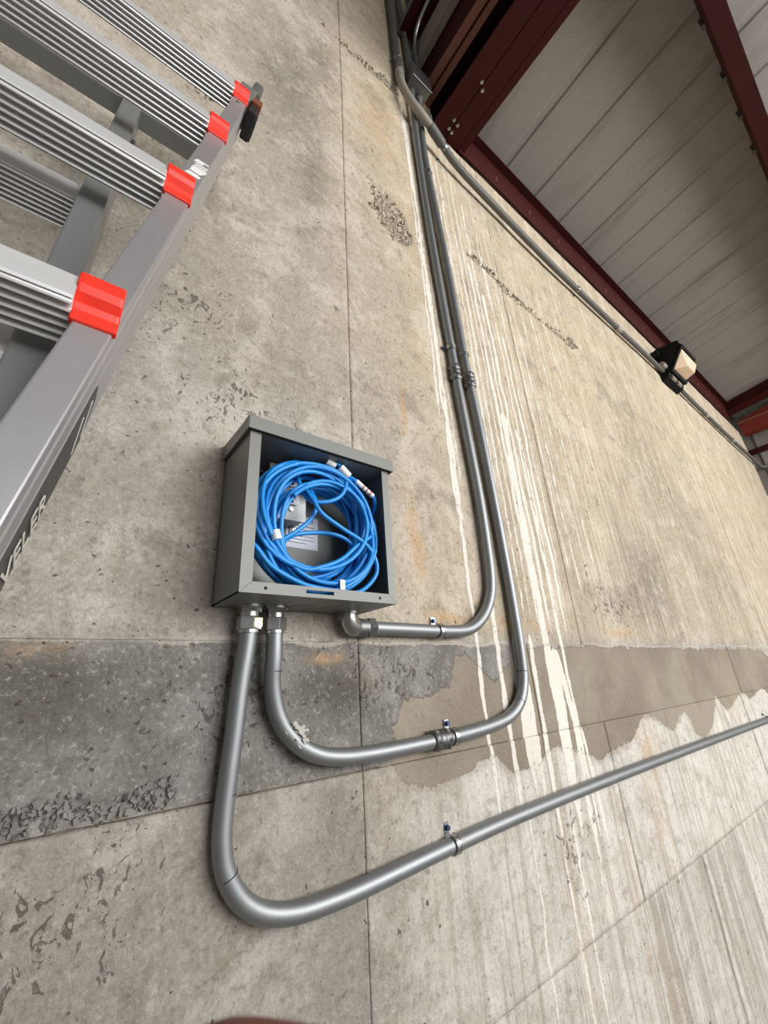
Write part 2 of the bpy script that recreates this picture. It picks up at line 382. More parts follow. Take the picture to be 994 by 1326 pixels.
M['yellow'] = simple('yellow_chromate_face', srgb(214, 200, 120), .3, .7, .05)
M['pvc'] = simple('grey_pvc_conduit', srgb(92, 91, 88), .55, 0, .08, 12)
M['pvc_lt'] = simple('pale_grey_pvc', srgb(150, 143, 132), .55, 0, .08, 12)
M['blue'] = simple('blue_cable_jacket', srgb(30, 140, 220), .36, 0, .12, 8)
M['white'] = simple('white_plastic', srgb(232, 232, 230), .45, 0, .02)
M['ink'] = simple('black_print', srgb(28, 28, 30), .6, 0, .02)
M['redink'] = simple('red_print', srgb(196, 40, 40), .6, 0, .02)
M['label'] = simple('silver_white_sticker', srgb(206, 212, 222), .4, 0, .03)
M['outletbox'] = simple('cast_grey_metal', srgb(140, 143, 143), .4, .6, .06)
M['black'] = simple('black_enamel', srgb(15, 14, 13), .65, 0, .1, spec=.2)
M['rubber'] = simple('black_rubber', srgb(24, 23, 24), .7, 0, .1)
M['red'] = simple('red_orange_plastic', srgb(236, 52, 34), .38, 0, .03)
M['brown'] = simple('brown_latch_plastic', srgb(126, 72, 52), .5, 0, .05)
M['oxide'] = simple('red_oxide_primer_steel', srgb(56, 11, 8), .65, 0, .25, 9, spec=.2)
M['oxide_pale'] = simple('pale_red_primer', srgb(118, 74, 62), .75, 0, .15, 14)  # paler, browner tone of the red steel
M['oxide_lit'] = simple('lit_red_primer', srgb(112, 34, 20), .6, 0, .15, 9)  # same red steel, light on the truss put into the colour
M['wood'] = None
def brushed(name, c, rough, ax, met=.75):
    g = G(name); p = g.scale(g.pos(), ax)
    nz = g.noise(p, 120, 4, .6); n2 = g.noise(g.pos(), 6, 3)
    colr = g.mix(nz, tuple(x*.9 for x in c[:3])+(1,), c)
    return g.out(color=colr, metal=met, rough=g.math('MULTIPLY_ADD', n2, .16, rough-.08), normal=g.bump(nz, .06, .001))
M['alu'] = brushed('brushed_aluminium_rail', srgb(196, 195, 197), .40, (1, 1, .06))
M['alu_rung'] = brushed('extruded_aluminium_rung', srgb(236, 236, 236), .34, (.05, 1, 1), .5)
M['alu_dark'] = brushed('grey_aluminium_rail', srgb(160, 162, 162), .46, (1, 1, .06))
M['decal'] = simple('dark_grey_decal', srgb(74, 74, 72), .45, .3, .05)
M['decal_txt'] = simple('pale_grey_lettering', srgb(200, 198, 190), .5, 0, .03)
def wood():
    g = G('weathered_grey_timber'); p = g.scale(g.pos(), (1, .05, 1))
    nz = g.noise(p, 90, 5, .6)
    return g.out(color=g.mix(nz, srgb(110, 102, 90), srgb(158, 150, 136)), rough=.85, normal=g.bump(nz, .2, .003))
M['wood'] = wood()
def deckmat():
    g = G('galvanised_roof_deck'); p = g.pos()
    a = g.noise(p, 90, 3, .6); b = g.noise(g.scale(p, (1, .18, 1)), 5.0, 5, .6); cgrain = g.noise(g.scale(p, (1, .1, 1)), 60, 3)
    c = g.mix(a, srgb(134, 129, 123), srgb(162, 156, 149))
    c = g.mix(g.math('MULTIPLY', g.step(b, .50, .72), .45), c, srgb(92, 88, 82))
    c = g.mix(g.math('MULTIPLY', cgrain, .25), c, srgb(116, 112, 106))
    return g.out(color=c, rough=.62, metal=.15)
M['deck'] = deckmat()
M['floor'] = simple('concrete_floor', srgb(120, 116, 110), .8, 0, .15, 3)
M['siding'] = simple('pale_grey_siding', srgb(150, 146, 136), .7, 0, .08, 4)
def glassmat():
    g = G('prismatic_lamp_glass'); p = g.pos()
    return g.out(color=srgb(222, 198, 172), rough=.25, emit=srgb(255, 214, 170), estr=.10, spec=.6, normal=g.bump(g.n('ShaderNodeTexWave', {'Vector': p, 'Scale': 60.0, 'Distortion': .5}).outputs['Fac'], .15, .002))
M['lampglass'] = glassmat()

# ------------------------------------------------------------------ setting: wall
wall = MB().box(-1.6, 6.45, .012, .30, -1.5, 2.69).box(-1.6, 1.10, .012, .30, 2.69, 4.7).build('wall_back', M['joint'])
tag(wall, 'weathered board-formed concrete wall with stains and white run marks', kind='structure')

def axis_steps(a, b, kind):
    """grid lines between a and b, finer where the camera is near"""
    out = [a]
    while out[-1] < b-1e-6:
        t = out[-1]
        if kind == 'x': s = .0055 if .45 < t < 1.45 else (.007 if t < .45 else (.010 if t < 2.4 else .020))
        else: s = .006 if -.5 < t < .45 else (.010 if t < 1.2 and t > -1.0 else (.014 if t < 2.0 else .02))
        out.append(min(b, t+s))
    if len(out) > 2 and out[-1]-out[-2] < .002: out.pop(-2)
    return np.array(out)
prng = np.random.RandomState(4)
ZT, Z1, Z2, Z3, ZB = 2.675, .084, -.152, -.602, -1.5
def panel(x0, x1, z0, z1, tone=None, off=0.0):
    gap = .0007
    soft = z1 <= Z2+.01
    ga = .0002 if soft and abs(x0-.526) < .01 else gap; gb = .0002 if soft and abs(x1-.526) < .01 else gap
    x0, x1 = x0+ga, x1-gb
    z0 += 0 if abs(z0-Z1) < .01 else gap; z1 -= 0 if abs(z1-Z1) < .01 else gap
    bev = .0022
    xs = np.concatenate([[x0], axis_steps(x0+bev, x1-bev, 'x'), [x1]])
    zs = np.concatenate([[z0], axis_steps(z0+bev, z1-bev, 'z'), [z1]])
    X, Z = np.meshgrid(xs, zs); x, z = X.ravel(), Z.ravel()
    y = -disp(x, z)-off
    nx, nz = len(xs), len(zs)
    e2 = np.zeros((nz, nx)); e2[0] = e2[-1] = 1; e2[:, 0] = e2[:, -1] = 1
    if abs(z1-Z1) < .01: e2[-1] = .12
    if abs(z0-Z1) < .01: e2[0] = .12
    if ga < gap: e2[:, 0] = .3
    if gb < gap: e2[:, -1] = .3
    for r_, zz_ in ((0, z0), (-1, z1)):
        if abs(zz_-Z2) < .01: e2[r_] = np.where(xs > .56, .18, 1.3)
    if abs(z1-Z1) < .01: e2[:, 0] = np.minimum(e2[:, 0], .4); e2[:, -1] = np.minimum(e2[:, -1], .4)
    y = y+.0035*e2.ravel()*(.6+.8*vnoise(x, z, 8, 51))
    idx = np.arange(nx*nz).reshape(nz, nx)
    q = np.stack([idx[:-1, :-1], idx[:-1, 1:], idx[1:, 1:], idx[1:, :-1]], -1).reshape(-1, 4)
    # skirt to the back slab
    ringi = np.concatenate([idx[0, :], idx[1:, -1], idx[-1, -2::-1], idx[-2:0:-1, 0]])
    nb = len(ringi); base = nx*nz
    xa = np.concatenate([x, x[ringi]]); za = np.concatenate([z, z[ringi]]); ya = np.concatenate([y, np.full(nb, .0125)])
    r2 = np.roll(np.arange(nb), -1)
    sk = np.stack([ringi, np.arange(nb)+base, r2+base, ringi[r2]], -1)
    faces = np.concatenate([q, sk])
    me = bpy.data.meshes.new('concrete_panel')
    me.vertices.add(len(xa)); me.vertices.foreach_set('co', np.stack([xa, ya, za], -1).astype(np.float32).ravel())
    me.loops.add(faces.size); me.loops.foreach_set('vertex_index', faces.ravel().astype(np.int32))
    me.polygons.add(len(faces)); me.polygons.foreach_set('loop_start', (np.arange(len(faces))*4).astype(np.int32))
    me.polygons.foreach_set('use_smooth', np.ones(len(faces), bool))
    me.update(calc_edges=True)
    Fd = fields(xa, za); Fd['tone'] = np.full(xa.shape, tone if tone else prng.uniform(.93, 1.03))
    for k, v in Fd.items():
        a = me.attributes.new(k, 'FLOAT', 'POINT'); a.data.foreach_set('value', v.astype(np.float32))
    me.materials.append(M['concrete'])
    o = bpy.data.objects.new('concrete_panel', me); col.objects.link(o); o.parent = wall
    return o
rows = [(Z1, ZT, [-1.6, .522, 1.425, 1.965, 2.88, 3.54, 3.86, 5.38, 6.45], [1.0, 1.02, 1.02, .99, .93, 1.02, .98, .98]),
        (Z2, Z1, [-1.6, .522, 1.115, 1.93, 2.93, 4.4, 6.45], [.98, 1, 1, 1, .97, .95]),
        (Z3, Z2, [-1.6, .522, 1.108, 1.452, 1.915, 2.89, 3.9, 5.2, 6.45], [.80, .95, 1.02, 1.0, 1.04, 1.0, .98, .97]),
        (ZB, Z3, [-1.6, .53, 1.088, 1.44, 1.90, 2.25, 2.86, 3.9, 5.2, 6.45], [.78, .93, .97, .93, .97, 1, .98, 1, 1])]  # lower rows, left panels: dirt and dimmer light both put into the tone
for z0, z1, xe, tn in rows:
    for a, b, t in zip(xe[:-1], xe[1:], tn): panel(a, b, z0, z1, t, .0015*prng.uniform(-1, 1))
panel(-1.6, .522, ZT, 4.7, 1.0); panel(.522, .83, ZT, 4.7, 1.02); panel(.83, 1.10, ZT, 4.7, 1.03)

# broken-out aggregate: stones standing in the recesses
def stone(mb, c, r):
    rr = [r*rng.uniform(.65, 1.25) for _ in range(8)]
    rot = Matrix.Rotation(rng.uniform(0, 6.3), 3, Vector((rng.uniform(-1, 1), rng.uniform(-1, 1), rng.uniform(-1, 1))).normalized())
    b = [(-1,-1,-1),(1,-1,-1),(1,1,-1),(-1,1,-1),(-.6,-.6,1),(.7,-.6,1),(.6,.7,1),(-.6,.6,1)]
    mb.hexa([Vector(c)+rot @ (Vector(q)*.62*rr[i]) for i, q in enumerate(b)])
for key, num, rad, mt in (('a', 230, .0085, 'stone'), ('b', 330, .0085, 'stone'), ('c', 90, .009, 'stone'), ('d', 200, .009, 'stone'), ('e', 420, .0055, 'stone_dark')):
    pg = HC[key]; mb = MB(); xs_ = [q[0] for q in pg]; zs_ = [q[1] for q in pg]; k = 0; tries = 0
    while k < num and tries < 20000:
        tries += 1
        x, z = rng.uniform(min(xs_), max(xs_)), rng.uniform(min(zs_), max(zs_))
        if sdpoly(np.array([x]), np.array([z]), pg)[0] > -.006:
            yy = -float(disp(np.array([x]), np.array([z]))[0])
            stone(mb, (x, yy-.001, z), rad*rng.uniform(.5, 1.25)); k += 1
    o = mb.build('exposed_aggregate', M[mt], wall); tag(o, kind='stuff')

# floor, far wall, return
tag(MB().box(-6, 12, -12, .3, -1.56, -1.5).build('floor', M['floor']), 'plain concrete floor below the view', kind='structure')

# return wall beyond the end of the concrete, with siding
tag(MB().box(6.45, 6.70, .31, .50, -1.5, 4.6).build('wall_right', M['siding']), 'dim recessed wall beyond the far end of the concrete', kind='structure')

# ------------------------------------------------------------------ roof
TS = math.tan(math.radians(8))
ceiling = MB().hexa([(1.33, .25, 3.02-.25*TS), (7.4, .25, 3.02-.25*TS), (7.4, -6, 3.02+6*TS), (1.33, -6, 3.02+6*TS),
                     (1.33, .25, 3.05-.25*TS), (7.4, .25, 3.05-.25*TS), (7.4, -6, 3.05+6*TS), (1.33, -6, 3.05+6*TS)]).build('ceiling', M['deck'])
tag(ceiling, 'ribbed grey metal roof deck rising away from the wall', kind='structure')
prof = [(.0, .0), (.232, .0), (.252, .009), (.286, .009), (.296, .0), (.300, .0), (.300, .030), (.0, .030)]
slope = Vector((0, -6.02, 6.02*TS))
x = 1.46
dpmesh = None
while x < 7.35:
    if dpmesh is None:
        o = MB().extrude(prof, (0, 0, 0), (1, 0, 0), (0, 0, 1), slope).build('deck_panel', M['deck'], ceiling); dpmesh = o.data
    else:
        o = bpy.data.objects.new('deck_panel', dpmesh); col.objects.link(o); o.parent = ceiling
    o.location = (x, .02, 2.985)
    x += .300
# upper roof over the open bay on the left
tag(MB().box(-1.6, 1.33, -6, .3, 4.7, 4.75).build('trim_1', M['deck']), 'grey deck soffit high above the left bay', kind='structure')

def bolt(mb, p, n, r=.011, h=.009):
    p, n = Vector(p), Vector(n)
    mb.cyl(p, p+n*.003, r*1.5, 12); mb.cyl(p+n*.003, p+n*(.003+h), r, 6, False)
# ledger channel along the top of the wall
led = empty('steel_ledger', 'dark red steel ledger bolted along the top edge of the concrete wall', 'steel beam')
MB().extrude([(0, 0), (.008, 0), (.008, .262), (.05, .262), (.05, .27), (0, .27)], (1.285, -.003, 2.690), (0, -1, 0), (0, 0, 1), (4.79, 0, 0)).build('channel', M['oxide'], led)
xb = 1.62
bm_ = None
while xb < 6.0:
    if bm_ is None:
        mb = MB(); bolt(mb, (0, 0, 0), (0, -1, 0), .009, .007); o = mb.build('bolt', M['oxide_pale'], led); bm_ = o.data
    else:
        o = bpy.data.objects.new('bolt', bm_); col.objects.link(o); o.parent = led
    o.location = (xb, -.011, 2.78); xb += .34

# pair of channels forming the beam that lands on the wall
beam = empty('roof_beam', 'heavy dark red roof beam of two bolted channels landing on the wall', 'steel beam')
bz = 2.70
def chan(x0, x1, name):
    w = x1-x0
    dirv = Vector((0, -5.0, 5.0*math.tan(math.radians(2.0))))
    if name == 'left': pr = [(0, 0), (w, 0), (w, .30), (w-.010, .30), (w-.010, .012), (0, .012)]
    else: pr = [(0, 0), (w, 0), (w, .012), (.010, .012), (.010, .30), (0, .30)]
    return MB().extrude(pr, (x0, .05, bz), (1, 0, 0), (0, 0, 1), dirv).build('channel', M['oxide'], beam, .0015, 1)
chan(1.088, 1.186, 'left'); chan(1.189, 1.283, 'right')
for (x_, y_) in ((1.176, -.045), (1.20, -.04), (1.172, -.085), (1.203, -.08), (1.176, -.27), (1.203, -.25)):
    mb = MB(); bolt(mb, (x_, y_, bz+.05*.035-y_*.035), (0, 0, -1), .0055, .008); mb.build('bolt', M['zinc'], beam)
# deck-side web of the beam, closing up to the deck
MB().hexa([(1.290, .05, 2.71), (1.330, .05, 2.71), (1.330, -5, 2.89), (1.290, -5, 2.89), (1.290, .05, 3.03), (1.330, .05, 3.03), (1.330, -5, 3.74), (1.290, -5, 3.74)]).build('web', M['oxide'], beam)

MB().hexa([(1.09, .05, 3.00), (1.29, .05, 3.00), (1.29, -5, 3.24), (1.09, -5, 3.24), (1.09, .05, 3.02), (1.29, .05, 3.02), (1.29, -5, 3.26), (1.09, -5, 3.26)]).build('cover_plate', M['oxide'], beam)
pur = empty('roof_purlin', 'dark red steel purlin running parallel to the wall under the deck', 'steel beam')
zt = 2.985+1.1*TS
MB().extrude([(0, 0), (.078, 0), (.078, .010), (.010, .010), (.010, zt-2.93-.010), (.078, zt-2.93), (.078, zt-2.93+.012), (0, zt-2.93+.002)], (1.34, -1.046, 2.93), (0, -1, 0), (0, 0, 1), (6.0, 0, 0)).build('channel', M['oxide'], pur)
for x_ in (2.10, 2.45, 2.75, 3.05): 
    mb = MB(); mb.box(x_, x_+.03, -1.046, -1.030, zt-.06, zt-.005); mb.build('clip', M['emt_dull'], pur)

# far rafter and end frame
fr = empty('far_rafter', 'dark red rafter at the far end of the deck', 'steel beam')
MB().hexa([(6.12, .05, 2.86), (6.22, .05, 2.86), (6.22, -4, 3.30), (6.12, -4, 3.30), (6.12, .05, 2.975), (6.22, .05, 2.975), (6.22, -4, 3.54), (6.12, -4, 3.54)]).build('web', M['oxide'], fr, .002, 1)
MB().hexa([(6.09, .05, 2.845), (6.25, .05, 2.845), (6.25, -4, 3.285), (6.09, -4, 3.285), (6.09, .05, 2.858), (6.25, .05, 2.858), (6.25, -4, 3.298), (6.09, -4, 3.298)]).build('flange', M['oxide'], fr)
tr = empty('end_truss', 'red steel truss member, toned as lit, crossing the far gable', 'steel beam')
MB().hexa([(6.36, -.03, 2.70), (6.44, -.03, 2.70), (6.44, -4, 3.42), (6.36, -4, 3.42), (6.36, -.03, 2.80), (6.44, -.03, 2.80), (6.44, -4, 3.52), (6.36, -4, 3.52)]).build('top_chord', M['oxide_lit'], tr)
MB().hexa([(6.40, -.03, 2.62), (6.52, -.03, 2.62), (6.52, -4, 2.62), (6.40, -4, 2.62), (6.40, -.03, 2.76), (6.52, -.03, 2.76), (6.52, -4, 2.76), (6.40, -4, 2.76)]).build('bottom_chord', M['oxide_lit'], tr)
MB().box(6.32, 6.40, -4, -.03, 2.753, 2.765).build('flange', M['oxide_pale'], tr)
gt = empty('gable_girt', 'thin red angle crossing the siding at the far end', 'steel beam')
MB().extrude([(0, 0), (.05, 0), (.05, .006), (.006, .006), (.006, .06), (0, .06)], (6.62, .5, 2.42), (1, 0, 0), (0, 0, 1), (0, -4.5, 0)).build('angle', M['oxide'], gt)
tag(MB().box(6.70, 6.75, -6, .56, -1.5, 4.6).build('wall_end', M['siding']), 'pale grey metal siding closing the far gable', kind='structure')
for k in range(14):
    MB().box(6.685, 6.70, -.25*k+.40, -.25*k+.43, -1.5, 4.6).build('siding_rib', M['siding'], bpy.data.objects['wall_end'])

# steel and timber in the open bay left of the beam
sp = empty('bay_side_plate', 'dark red steel plate with a paler lip beside the roof beam', 'steel plate')
MB().hexa([(1.05, .05, 2.86), (1.075, .05, 2.86), (1.075, -3, 2.98), (1.05, -3, 2.98), (1.05, .05, 3.9), (1.075, .05, 3.9), (1.075, -3, 4.1), (1.05, -3, 4.1)]).build('plate', M['oxide'], sp)
MB().hexa([(1.02, .02, 2.885), (1.085, .02, 2.845), (1.085, -3, 2.97), (1.02, -3, 3.01), (1.02, .02, 2.897), (1.085, .02, 2.857), (1.085, -3, 2.982), (1.02, -3, 3.022)]).build('lip', M['oxide_pale'], sp)
tb = MB().hexa([(1.0, .02, 3.13), (1.046, .02, 3.13), (1.046, -3, 3.60), (1.0, -3, 3.60), (1.0, .02, 3.27), (1.046, .02, 3.27), (1.046, -3, 3.74), (1.0, -3, 3.74)]).build('timber_plank', M['wood'], None, .003, 1)
tag(tb, 'weathered grey timber plank running out from the wall at top', 'plank')
fp = empty('framed_panel', 'dark red framed steel panel at the top edge beside the timber', 'steel panel')
def rp(u, v): return Vector((.90+.14*u, -.02-1.2*v, 3.36+.30*v))
MB().hexa([rp(0,0), rp(1,0), rp(1,1), rp(0,1), rp(0,0)+Vector((0,0,.02)), rp(1,0)+Vector((0,0,.02)), rp(1,1)+Vector((0,0,.02)), rp(0,1)+Vector((0,0,.02))]).build('sheet', M['oxide'], fp)
for a, b in (((0,0),(1,0)), ((1,0),(1,1)), ((0,0),(0,1))):
    MB().ring_tube([rp(*a)-Vector((0,0,.006)), rp(*b)-Vector((0,0,.006))], .008, 4, True, False, .78).build('edge_trim', M['emt_dull'], fp)

# ------------------------------------------------------------------ enclosure
PR = .0148                               # conduit radius
bx0, bx1, bz0, bz1, bd = .214, .520, .140, .428, .1326
enc = empty('electrical_enclosure', 'open grey steel enclosure on the wall holding blue cable', 'electrical box')
t = .0018; iy = -bd
MB().box(bx0, bx1, -.004, -.001, bz0, bz1).build('back_plate', M['box'], enc)
MB().box(bx0, bx0+t, iy, -.001, bz0, bz1).build('side_panel', M['box'], enc)
MB().box(bx1-t, bx1, iy, -.001, bz0, bz1).build('side_panel', M['box'], enc)
MB().box(bx0, bx1, iy, -.001, bz1-t, bz1).build('top_panel', M['box'], enc)
bot = MB().box(bx0, bx1, iy, -.001, bz0, bz0+t).build('bottom_panel', M['box'], enc)
for kx in (.366, .427):
    mb = MB(); pts = [(kx+.0225*math.cos(a), -.046+.0225*math.sin(a), bz0-.0002) for a in np.linspace(.25, 6.1, 28)]
    mb.ring_tube(pts, .0012, 6).build('knockout', M['box'], bot)
# folded front flanges with mitred corners
def flange(name, poly, parent=enc):
    return MB().extrude(poly, (0, iy-.0016, 0), (1, 0, 0), (0, 0, 1), (0, .0018, 0)).build(name, M['box'], parent)
fl, fb, frr = .020, .018, .017
flange('front_flange', [(bx0, bz0), (bx0+fl, bz0+fb), (bx0+fl, bz1), (bx0, bz1)])
flange('front_flange', [(bx1, bz0), (bx1, bz1), (bx1-frr, bz1), (bx1-frr, bz0+fb)])
# bottom flange is built as four strips so that the latch slot is a real opening
sx0, sx1, sz0, sz1 = .327, .381, bz0+.0065, bz0+.0125
g1 = .0006
mbf = MB(); yy0, yy1 = iy-.0016, iy+.0002
mbf.extrude([(bx0+g1, bz0), (sx0, bz0), (sx0, bz0+fb), (bx0+fl+g1, bz0+fb)], (0, yy0, 0), (1,0,0), (0,0,1), (0, .0018, 0))
mbf.extrude([(sx1, bz0), (bx1-g1, bz0), (bx1-frr-g1, bz0+fb), (sx1, bz0+fb)], (0, yy0, 0), (1,0,0), (0,0,1), (0, .0018, 0))
mbf.box(sx0, sx1, yy0, yy1, bz0, sz0).box(sx0, sx1, yy0, yy1, sz1, bz0+fb)
bf = mbf.build('bottom_flange', M['box'], enc)
for hx in (.256, .481):
    MB().cyl((hx, yy0-.0006, bz0+.009), (hx, yy0+.0004, bz0+.009), .0026, 12).build('screw_hole', M['black'], bf)
cap = MB().extrude([(0, 0), (0, .026), (.156, .034), (.156, .0315), (.003, .0235), (.003, 0)], (bx0-.006, iy-.011, bz1-.002), (0, 1, 0), (0, 0, 1), (bx1-bx0+.014, 0, 0))
# closing ends of the rain hood
cap.box(bx0-.007, bx0-.005, iy-.010, 0, bz1-.002, bz1+.0245).box(bx1+.007, bx1+.009, iy-.010, 0, bz1-.002, bz1+.0245)
cap.box(bx0-.005, bx1+.007, iy+.001, -.001, bz1+.0005, bz1+.003)
cap.build('rain_hood', M['box'], enc)
# inner mounting details
MB().box(.346, .420, -.0050, -.0040, .268, .341).build('rating_label', M['label'], enc, .0003, 1)
lab = bpy.data.objects['rating_label']
text_mesh('maker_name', 'HOFFMAN', .0125, (.352, -.0052, .3265), (1, 0, 0), (0, 0, 1), M['ink'], lab, .0001, 1.0, .95)
for k in range(6):
    MB().box(.352, .352+rng.uniform(.03, .062), -.0053, -.0049, .317-.0075*k, .3182-.0075*k).build('print_line', M['ink'], lab)
ob = empty('utility_outlet', 'grey metal utility box with a white round receptacle inside the enclosure', 'outlet')
MB().box(.288, .364, -.048, -.004, .309, .420).build('housing', M['outletbox'], ob, .006, 3)
cv = MB().box(.285, .3665, -.053, -.048, .306, .423).build('cover', M['outletbox'], ob, .002, 2)
for zc in (.352, .391):
    mb = MB(); pr = []
    for a in np.linspace(0, 2*math.pi, 32, endpoint=False): pr.append((.0172*math.cos(a), max(-.0135, min(.0135, .0172*math.sin(a)))))
    f = mb.extrude(pr, (.333, -.0535, zc), (1, 0, 0), (0, 0, 1), (0, -.004, 0)).build('receptacle', M['white'], ob)
    MB().box(.3385, .3400, -.0580, -.0572, zc-.001, zc+.008).build('slot', M['black'], f)
    MB().box(.3260, .3275, -.0580, -.0572, zc-.000, zc+.007).build('slot', M['black'], f)
    MB().cyl((.333, -.0580, zc-.0075), (.333, -.0572, zc-.0075), .0028, 12).build('ground_hole', M['black'], f)
for zc in (.329, .3715): 
    mb = MB(); mb.cyl((.333, -.0530, zc), (.333, -.0560, zc), .0042, 14); mb.build('screw', M['zinc'], ob)
MB().box(.352, .374, -.0075, -.004, .296, .312).build('mounting_ear', M['outletbox'], ob, .002, 2)
MB().cyl((.362, -.0072, .304), (.362, -.0105, .304), .0045, 14).build('screw', M['zinc'], ob)
ws = MB().box(.290, .345, -.0065, -.004, .172, .190).build('white_tag', M['white'], None, .001, 1)
tag(ws, 'white printed tag low on the back of the enclosure behind the cable', 'label')
for k in range(4): MB().box(.300+.010*k, .306+.010*k, -.0070, -.0064, .178, .184).build('print_mark', M['ink'], ws)

# blue cables --------------------------------------------------------------
CR = .0043
def clampbox(p, r=.005):
    return Vector((min(max(p[0], bx0+.004+r), bx1-.004-r), min(max(p[1], -bd+.003+r), -.006-r), min(max(p[2], bz0+.003+r), bz1-.004-r)))
def coil(turns, cx, cz, r0, r1, y0, y1, seed, squash=1.06, jit=.008, start=0.0, tail=None, n=40):
    R = random.Random(seed); pts = []
    tot = int(turns*n)
    ph = [R.uniform(0, 6.28) for _ in range(6)]
    rr = [R.uniform(r0, r1) for _ in range(int(turns)+3)]; yy = [y0+(y1-y0)*(i+R.uniform(-.5, .5))/max(1, turns) for i in range(int(turns)+3)]
    ox = [R.uniform(-jit, jit) for _ in range(int(turns)+3)]; oz = [R.uniform(-jit, jit) for _ in range(int(turns)+3)]
    for i in range(tot+1):
        u = i/n; k = int(u); f = u-k; f = f*f*(3-2*f); L = lambda a: a[k]*(1-f)+a[k+1]*f
        a = start+2*math.pi*u
        r = L(rr)*(1+.035*math.sin(2*a+ph[0]+u)+.02*math.sin(3*a+ph[1]+1.7*u))
        pts.append(clampbox((cx+L(ox)+r*math.cos(a), L(yy)+.010*math.sin(a*1.0+ph[2]+u*2.1), cz+L(oz)+r*squash*math.sin(a))))
    return pts
def cable(name, label, paths, group='blue cables coiled in the enclosure'):
    root = empty(name, label, 'cable', group)
    o = None
    for pts in paths:
        o = MB().ring_tube(pts, CR, 10).build('jacket', M['blue'], root)
    return root
c1 = cable('network_cable', 'thick hank of blue cable coiled in a ring filling the enclosure', [coil(10.6, .372, .284, .093, .130, -.045, -.112, 3, 1.06, .010, 2.2)])
c2 = cable('network_cable', 'blue cable turns bunched toward the upper left of the coil', [coil(6.4, .356, .300, .106, .119, -.070, -.121, 11, 1.0, .005, 1.2)])
c2b = cable('network_cable', 'blue cable turns hanging low and right in the coil', [coil(6.5, .390, .274, .098, .116, -.050, -.117, 23, 1.0, .007, -.6)])
s1 = [(.436,-.100,.418),(.405,-.112,.424),(.418,-.114,.414),(.424,-.116,.386),(.412,-.116,.354),(.384,-.114,.334),(.352,-.105,.331),(.338,-.095,.350),(.33,-.085,.385)]
s2 = [(.336,-.095,.365),(.348,-.113,.333),(.365,-.119,.304),(.407,-.121,.281),(.461,-.121,.257),(.486,-.119,.229),(.487,-.117,.198),(.456,-.115,.166),(.42,-.112,.156)]
s3 = [(.352,-.085,.372),(.364,-.100,.330),(.352,-.100,.296),(.325,-.098,.268),(.303,-.095,.251),(.300,-.092,.246),(.306,-.090,.249),(.330,-.090,.265),(.387,-.090,.277),(.432,-.090,.273),(.459,-.088,.253),(.48,-.08,.22)]
s4 = [(.505,-.060,.400),(.506,-.085,.345),(.491,-.112,.289),(.445,-.116,.252),(.409,-.116,.220),(.368,-.115,.201),(.334,-.112,.194),(.290,-.105,.215),(.265,-.10,.25)]
s5 = [(.385,-.085,.418),(.42,-.108,.406),(.446,-.119,.3925),(.468,-.1178,.381),(.490,-.116,.369),(.503,-.105,.352),(.507,-.08,.325),(.505,-.05,.28)]
s6 = [(.228,-.113,.232),(.242,-.121,.218),(.270,-.123,.188),(.320,-.123,.166),(.357,-.122,.160),(.41,-.12,.158)]
c3 = cable('network_cable', 'loose blue cable loop hanging across the upper middle of the coil', [catmull(s1, 8)])
c4 = cable('network_cable', 'blue cable strand slanting from the receptacle down to the lower right', [catmull(s2, 8)])
c5 = cable('network_cable', 'thin blue cable folded back in a hairpin over the rating label', [catmull(s3, 8)])
c6 = cable('network_cable', 'blue cable strand sweeping from the right edge across the lower coil', [catmull(s4, 8)])
c7 = cable('network_cable', 'blue cable with a red-marked white tag in the upper right of the box', [catmull(s5, 8)])
c8 = cable('network_cable', 'blue cable strand crossing the lower left corner of the opening', [catmull(s6, 8)])
def wrap(root, a, b, r=.0062, mat='white', name='cable_label'):
    return MB().cyl(a, b, r, 12).build(name, M[mat], root)
wrap(c1, (.408, -.119, .414), (.428, -.119, .398), .0085); wrap(c1, (.382, -.110, .424), (.400, -.112, .417), .0075)
l5 = wrap(c7, (.446, -.119, .3925), (.490, -.116, .369), .0054)
for k in range(3): wrap(l5, (.462+.009*k, -.1179+.0006*k, .3840-.0048*k), (.4645+.009*k, -.1177+.0006*k, .3827-.0048*k), .0057, 'redink', 'print_mark')
wrap(c5, (.2765, -.112, .256), (.281, -.112, .240), .0085)
MB().box(.398, .408, -.128, -.1255, .160, .178).build('cable_label', M['white'], c6)
wrap(c3, (.225, -.10, .405), (.236, -.10, .412), .008)

# ------------------------------------------------------------------ conduits
def hexnut(mb, a, b, r): mb.ring_tube([a, b], r, 6, True, False)
def conduit(name, label, path, sub=6, mat='emt', r=PR):
    root = empty(name, label, 'conduit')
    MB().ring_tube(catmull(path, sub), r, 20).build('tube', M[mat], root)
    return root
def connector(root, x, y, ztop, tick):
    b = MB().cyl((x, y, ztop-.004), (x, y, ztop), .0235, 24).build('locknut', M['zinc'], root)
    mb = MB(); hexnut(mb, (x, y, ztop-.012), (x, y, ztop-.004), .0205); mb.build('connector_body', M['zinc'], root)
    mb = MB(); mb.cyl((x, y, ztop-.020), (x, y, ztop-.012), .0165, 20); mb.build('connector_neck', M['zinc'], root)
    mb = MB(); mb.ring_tube([(x, y, ztop-.042), (x, y, ztop-.020)], .0215, 6, True, False, .0); nut = mb.build('compression_nut', M['zinc'], root, .001, 2)
    MB().cyl((x, y, ztop-.047), (x, y, ztop-.042), .0172, 20).build('ferrule', M['zinc'], root)
    if tick: MB().box(x+.002, x+.016, y-.0200, y-.0186, ztop-.038, ztop-.024).build('gauge_mark', M['yellow'], nut)
